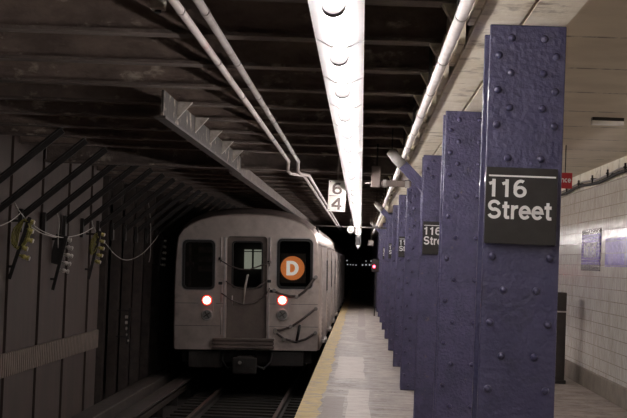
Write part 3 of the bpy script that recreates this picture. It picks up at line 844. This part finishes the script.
# ------------------------------------------------------------------ the train
T = 33.2; S_ = T/F
def tx(x, y):      # picture point on the car front -> local x, z
    return (x-246.5+.012*(y-300))*S_, 1.86+(300-(y-.012*(x-246.5)))*S_
HW = 1.52
def profile(crown, side_top, hw, z0=.84, n=14):
    out = [(-hw, z0), (-hw, 1.2), (-hw, 2.0), (-hw+.015, 2.6), (-hw+.04, side_top)]
    for k in range(1, n):
        a = PI-(PI*k/n)
        e = 2.3
        cx = math.cos(a); sz = math.sin(a)
        X = (hw-.04)*(abs(cx)**(2/e))*(1 if cx > 0 else -1); Z = side_top+(crown-side_top)*(abs(sz)**(2/e))
        out.append((X, Z))
    out += [(hw-.04, side_top), (hw-.015, 2.6), (hw, 2.0), (hw, 1.2), (hw, z0)]
    return out
def make_car(y0, L, label, front):
    car = empty('subway_car', (-2.297, y0, -1.14)); car.rotation_euler = (0, -.026, 0)
    # body shell
    secs = [(0.05, 3.66, 3.02, HW-.03), (.12, 3.70, 3.05, HW), (.5, 3.79, 3.10, HW), (L-.1, 3.79, 3.10, HW), (L, 3.6, 3.05, HW-.04)]
    side = MB(); rf = MB()
    for which, g in (('s', side), ('r', rf)):
        rings = []
        for (yy, cr, st, hw) in secs:
            P = profile(cr, st, hw); 
            rings.append([g.bm.verts.new((x, yy, z)) for x, z in P])
        n = len(rings[0])
        for a, b_ in zip(rings, rings[1:]):
            for k in range(n-1):
                roofp = 4 <= k < n-5
                if roofp == (which == 'r'):
                    f = g.bm.faces.new((a[k], a[k+1], b_[k+1], b_[k])); f.smooth = roofp
        if which == 's':
            g.bm.faces.new(rings[-1])
            for a, b_ in zip(rings, rings[1:]): g.bm.faces.new((a[0], b_[0], b_[n-1], a[n-1]))
        loose = [v for v in g.bm.verts if not v.link_faces]
        bmesh.ops.delete(g.bm, geom=loose, context='VERTS')
    side.build('body', M['steel'], car)
    rf.build('roof', M['roof'], car)
    # side doors and windows, platform side
    x1 = HW
    for k in range(4):
        yc = 2.6+k*5.85
        dr = MB().box(x1-.004, x1+.012, yc-.66, yc+.66, .98, 2.98, .004)
        dr = dr.build('side_door', M['steel2'], car)
        MB().box(x1+.010, x1+.020, yc-.012, yc+.012, .98, 2.95).build('door_seal', M['rubber'], dr)
        MB().box(x1+.008, x1+.016, yc-.55, yc-.12, 1.95, 2.75, .004).box(x1+.008, x1+.016, yc+.12, yc+.55, 1.95, 2.75, .004).build('door_glass', M['rubber'], dr)
        MB().box(x1-.0, x1+.09, yc-.75, yc+.75, .90, .975, .01).build('door_sill', M['steel2'], car)
        MB().box(x1-.01, x1+.06, yc-.73, yc-.67, .98, 3.0).build('door_post', M['steel2'], car); MB().box(x1-.01, x1+.06, yc+.67, yc+.73, .98, 3.0).build('door_post', M['steel2'], car)
        if k < 3:
            for dy in (1.6, 3.0):
                wn = MB().box(x1-.004, x1+.018, yc+dy-.02, yc+dy+1.24, 1.90, 2.78, .01).build('side_window', M['steel2'], car)
                MB().box(x1+.012, x1+.022, yc+dy+.05, yc+dy+1.17, 1.97, 2.71).build('pane', M['rubber'], wn)
    fl = MB()
    for z in (1.05, 1.15, 1.25, 1.35, 1.45, 1.55, 1.65, 1.75): fl.box(x1-.002, x1+.009, .2, L-.1, z, z+.03)
    fl.build('fluting', M['steel'], car)
    MB().box(x1-.06, x1+.0, .1, L, 3.03, 3.06).build('gutter', M['steel2'], car)
    # underframe, wheels
    MB().box(-1.35, 1.35, .3, L-.2, .55, .86).build('underframe', M['dark'], car)
    for yy in (3.4, L-3.4):
        tr = MB().box(-1.05, 1.05, yy-1.35, yy+1.35, .35, .62, .03).build('truck', M['dark'], car)
        for dy in (-1.05, 1.05):
            for sx in (-1, 1):
                MB().disc((sx*.72, yy+dy, .43), .43, (1, 0, 0), .12, 28, .02).build('wheel', M['dark'], tr)
    tag(car, label, 'train car', 'subway cars')
    if not front: return car
    # front plate with openings for door and two windows
    P = profile(3.62, 3.0, HW-.035, .84)
    W1 = (*tx(183.5, 240.5), *tx(213.5, 288.5)); W2 = (*tx(278.5, 239.5), *tx(311.5, 288)); D1 = (*tx(227, 236), *tx(266, 348))
    def rr(w, r, g=0): return rrect(w[0]-g, w[2]+g, w[3]-g, w[1]+g, r)
    outline = P
    curve_mesh('front_panel', M['steel'], [outline, rr(W1, .09), rr(W2, .09), rrect(D1[0], D1[2], .98, D1[1], .07)], .03, car, Matrix.Translation((0, .02, 0)))
    # rounded lip to the shell
    ring = MB(); ring.tube([(x, .03, z) for x, z in profile(3.635, 3.0, HW-.03, .85)], .028, 8); ring.build('corner_moulding', M['steel'], car)
    for w, nm in ((W1, 'left'), (W2, 'right')):
        fr = curve_mesh('window_frame', M['rubber'], [rr(w, .11, .025), rr(w, .07, -.028)], .022, car, Matrix.Translation((0, -.005, 0)))
        curve_mesh('bright_rim', M['steel2'], [rr(w, .125, .045), rr(w, .11, .025)], .012, fr, Matrix.Translation((0, -.010, 0)))
        curve_mesh('pane', M['glass'], [rr(w, .07, -.02)], .003, fr, Matrix.Translation((0, .02, 0)))
    # cab interior
    MB().box(-1.45, 1.45, 1.05, 1.10, .9, 3.4).build('cab_bulkhead', M['cabin'], car)
    MB().box(-1.42, 1.42, .06, 1.05, .92, .96).build('cab_floor', M['cabin'], car)
    MB().box(D1[0]-.06, D1[0]-.03, .06, 1.05, .96, 3.3).box(D1[2]+.03, D1[2]+.06, .06, 1.05, .96, 3.3).build('cab_partition', M['cabin_w'], car)
    # clutter seen in the left window
    a = W1
    q = MB()
    q.box(a[0]+.10, a[0]+.14, .12, .16, a[3]+.05, a[1]-.05).box(a[0]+.04, a[0]+.2, .12, .18, a[3]+.45, a[3]+.55)
    for j in range(3): q.box(a[0]+.28, a[2]-.08, .3, .33, a[3]+.35+j*.2, a[3]+.47+j*.2)
    q.build('cab_equipment', M['cabin_w'], car)
    # end door, set back a little
    dw = (*tx(233, 242), *tx(261, 287))
    sx0, sz0 = tx(241, 249); sx1, sz1 = tx(258.5, 269)
    dr = curve_mesh('end_door', M['door'], [rrect(D1[0], D1[2], .98, D1[1]+.02, .02), rrect(dw[0], dw[2], dw[3], dw[1], .06)], .02, car, Matrix.Translation((0, .10, 0)))
    curve_mesh('pane', M['glass'], [rrect(dw[0]-.01, dw[2]+.01, dw[3]-.01, dw[1]+.01, .06)], .003, dr, Matrix.Translation((0, .11, 0)))
    curve_mesh('window_gasket', M['rubber'], [rrect(dw[0]-.03, dw[2]+.03, dw[3]-.03, dw[1]+.03, .08), rrect(dw[0], dw[2], dw[3], dw[1], .06)], .012, dr, Matrix.Translation((0, .075, 0)))
    MB().tube([(D1[0]+.12, .06, 1.75), (D1[0]+.12, .04, 1.75), (D1[0]+.12, .04, 1.95)], .012, 8).build('door_handle', M['steel2'], dr)
    MB().box(sx0, sx1, .95, 1.04, sz1, sz0).build('saloon_window', M['lit_window'], car)
    MB().box((sx0+sx1)/2-.02, (sx0+sx1)/2+.02, .93, .96, sz1, sz0).box(sx0-.02, sx1+.02, .93, .96, (sz0)-.05, sz0-.03).build('saloon_mullion', M['cabin_w'], car)
    # route sign
    cx, cz = tx(292.5, 268)
    px0, pz0 = tx(280.5, 253); px1, pz1 = tx(305.5, 283)
    rs = MB().box(px0, px1, .05, .09, pz1, pz0, .004).build('route_sign', M['sign_panel'], car)
    MB().disc((cx, .046, cz), 12.0*S_, (0, 1, 0), .012, 48).build('route_disc', M['orange'], rs)
    dwid, dh = 12.2*S_, 14.5*S_
    # letter D
    outer = [(-dwid/2, -dh/2), (-dwid/2, dh/2), (-.02, dh/2)]+[(-.02+(dwid/2+.02)*math.cos(PI/2-PI*k/16), dh/2*math.sin(PI/2-PI*k/16)) for k in range(1, 16)]+[(-.02, -dh/2)]
    t = .074
    inner = [(-dwid/2+t, -dh/2+t*.85), (-dwid/2+t, dh/2-t*.85), (-.025, dh/2-t*.85)]+[(-.025+(dwid/2+.025-t)*math.cos(PI/2-PI*k/16), (dh/2-t*.85)*math.sin(PI/2-PI*k/16)) for k in range(1, 16)]+[(-.025, -dh/2+t*.85)]
    curve_mesh('letter', M['d_white'], [outer, inner], .004, rs, Matrix.Translation((cx, .037, cz)))
    # lamps
    for (hx, hy) in ((207, 300), (282.5, 300)):
        x, z = tx(hx, hy); x2, z2 = tx(hx, hy+14.5)
        bz = curve_mesh('lamp_bezel', M['steel'], [rrect(x-.135, x+.135, z2-.14, z+.13, .13, 8)], .012, car, Matrix.Translation((0, -.02, 0)))
        MB().disc((x, -.045, z), .108, (0, 1, 0), .03, 28, .01).build('tail_lamp_rim', M['red_lens'], bz)
        MB().dome((x, -.055, z), .085, (0, -1, 0), .03, 24).build('tail_lamp', M['red_lamp'], bz)
        MB().disc((x2, -.045, z2), .122, (0, 1, 0), .03, 28, .012).build('headlamp_rim', M['steel2'], bz)
        MB().disc((x2, -.062, z2), .098, (0, 1, 0), .012, 24).build('headlamp_lens', M['lens'], bz)
        MB().obox(V(x2, -.07, z2), .15, .006, .022, Matrix.Rotation(math.radians(-35), 3, 'Y')).obox(V(x2, -.07, z2), .022, .006, .15, Matrix.Rotation(math.radians(-35), 3, 'Y')).build('lens_cross', M['dark'], bz)
    # seams
    for yy in (303.5, 326):
        for xa, xb in ((175, 198 if yy < 310 else 225), (268, 276 if yy < 310 else 318), (291 if yy < 310 else 292, 318), (216 if yy < 310 else 190, 225)):
            a_ = tx(xa, yy+.0)[0]; b2 = tx(xb, yy)[0]; z = tx(246, yy)[1]
            MB().box(a_, b2, -.013, -.0, z-.004, z+.004).build('panel_seam', M['cable'], car)
    # door jamb mouldings and grab rails
    for xx in (D1[0]-.04, D1[2]+.04):
        MB().box(xx-.02, xx+.02, -.03, .0, .98, D1[1]-.02, .006).build('door_moulding', M['steel2'], car)
    for xx, ya, yb in ((221.5, 238, 262), (270.5, 238, 266), (221.8, 285, 302), (221.5, 308, 334)):
        x, za = tx(xx, ya); _, zb_ = tx(xx, yb)
        MB().tube([(x, -.01, za), (x, -.07, za-.01), (x, -.07, zb_+.01), (x, -.01, zb_)], .014, 8).build('grab_rail', M['steel2'], car)
    for xx, yy in ((220.5, 258.5), (220.5, 283), (269.5, 262), (269.3, 281), (272, 291)):
        x, z = tx(xx, yy); MB().box(x-.04, x+.04, -.07, .0, z-.03, z+.03, .008).build('cable_lug', M['rubber'], car)
    # safety cables and bars
    def cab(pts, r, name='safety_cable', m='cable', y=-.09):
        P = []
        for (a_, b2) in pts:
            x, z = tx(a_, b2); P.append((x, y, z))
        P = [(P[0][0], -.01, P[0][2])]+P+[(P[-1][0], -.01, P[-1][2])]
        MB().tube(P, r, 8).build(name, M[m], car)
    cab([(274, 290.5), (280, 293.5), (290, 296), (298, 296), (305, 291), (315, 278)], .028)
    cab([(275, 329.5), (281, 329.8), (291, 326.5), (301, 320), (315.5, 308.5)], .024)
    cab([(275, 331), (284, 338), (296, 341.5), (306, 338.5), (315.5, 332.5)], .024)
    cab([(300, 325.5), (298.5, 333), (296.8, 341)], .030, 'cable_strap', 'rubber')
    cab([(221, 260), (230, 265.5), (240, 269), (250, 269.5), (262, 265), (270, 262)], .014, y=-.12)
    cab([(226.5, 281), (236, 287), (246, 289.5), (256, 288), (265, 282)], .014, y=-.12)
    cab([(222, 293), (232, 300), (243, 304), (255, 303), (266, 295), (270, 288)], .014, y=-.12)
    cab([(248, 275), (245.5, 288), (243.5, 303)], .022, 'pale_strap', 'bracket', y=-.14)
    for xx, yy in ((274.5, 290), (297, 296.5), (316, 277), (275.5, 329.5), (291, 326), (316, 308.5), (275.5, 331.5), (284, 339), (315.5, 332.5)):
        x, z = tx(xx, yy); MB().disc((x, -.07, z), .04, (0, 1, 0), .10, 12, .01).build('cable_anchor', M['pipe_g'], car)
    # anticlimber and sill
    ax0, az0 = tx(213.5, 337); ax1, az1 = tx(274.5, 349)
    ac = MB()
    for i in range(3):
        z = az1+.0+(az0-az1)*i/3; ac.box(ax0, ax1, -.24, .02, z+.02, z+.07, .008)
    ac.box(ax0+.02, ax1-.02, -.20, .02, az1+.01, az0-.02); ac.build('anticlimber', M['door'], car)
    MB().box(-HW+.04, HW-.05, -.02, .3, .83, .87).build('sill', M['steel'], car)
    # under-car gear
    cp = MB(); 
    cp.box(-.16, .18, -.42, .3, .42, .72, .03); cp.box(-.24, .26, -.50, -.40, .36, .70, .03); cp.disc((-.06, -.52, .60), .06, (0, 1, 0), .06, 16); cp.disc((.14, -.52, .44), .05, (0, 1, 0), .06, 16)
    cp.build('coupler', M['dark'], car)
    MB().disc((-.08, -.555, .60), .035, (0, 1, 0), .02, 16).build('coupler_face', M['pipe_g'], car)
    for sx in (-.5, .55):
        MB().tube([(sx, -.02, .8), (sx*.95, -.12, .6), (sx*.7, -.2, .45), (sx*.45, -.3, .52)], .022, 8).build('air_hose', M['rubber'], car)
    MB().box(-1.2, -.5, .0, .2, .45, .8, .02).build('end_gear', M['dark'], car); MB().box(.5, 1.2, .0, .2, .5, .8, .02).build('end_gear', M['dark'], car)
    # roof lamps / numbers
    for xx in (176, 318):
        x, z = tx(xx, 225)
    return car
make_car(T, 22.8, 'front subway car with orange D route sign and red tail lights', True)
make_car(T+23.2, 22.8, 'second subway car, coupled behind the front one', False)

# ------------------------------------------------------------------ world, camera
w = bpy.data.worlds.new('World'); bpy.context.scene.world = w; w.use_nodes = True
w.node_tree.nodes['Background'].inputs[0].default_value = (.9, .85, .85, 1); w.node_tree.nodes['Background'].inputs[1].default_value = .004
cam = bpy.data.cameras.new('Camera'); co = bpy.data.objects.new('Camera', cam); C.objects.link(co)
cam.sensor_width = 36; cam.lens = 36*F/627; cam.clip_end = 300
r = .038; u = 47.5+r*53; v = 53-r*47.5
pt = math.atan(v/F); yw = math.atan(u*math.cos(pt)/F)
Fw = V(-math.sin(yw)*math.cos(pt), math.cos(yw)*math.cos(pt), math.sin(pt)); R = V(math.cos(yw), math.sin(yw), 0); U = R.cross(Fw)
R2 = R*math.cos(r)+U*math.sin(r); U2 = U*math.cos(r)-R*math.sin(r)
mt = Matrix((R2, U2, -Fw)).transposed().to_4x4(); mt.translation = (0, 0, 1.6)
co.matrix_world = mt
sc = bpy.context.scene; sc.camera = co
sc.view_settings.view_transform = 'Standard'; sc.view_settings.look = 'None'; sc.view_settings.gamma = 1; sc.view_settings.exposure = 0.0
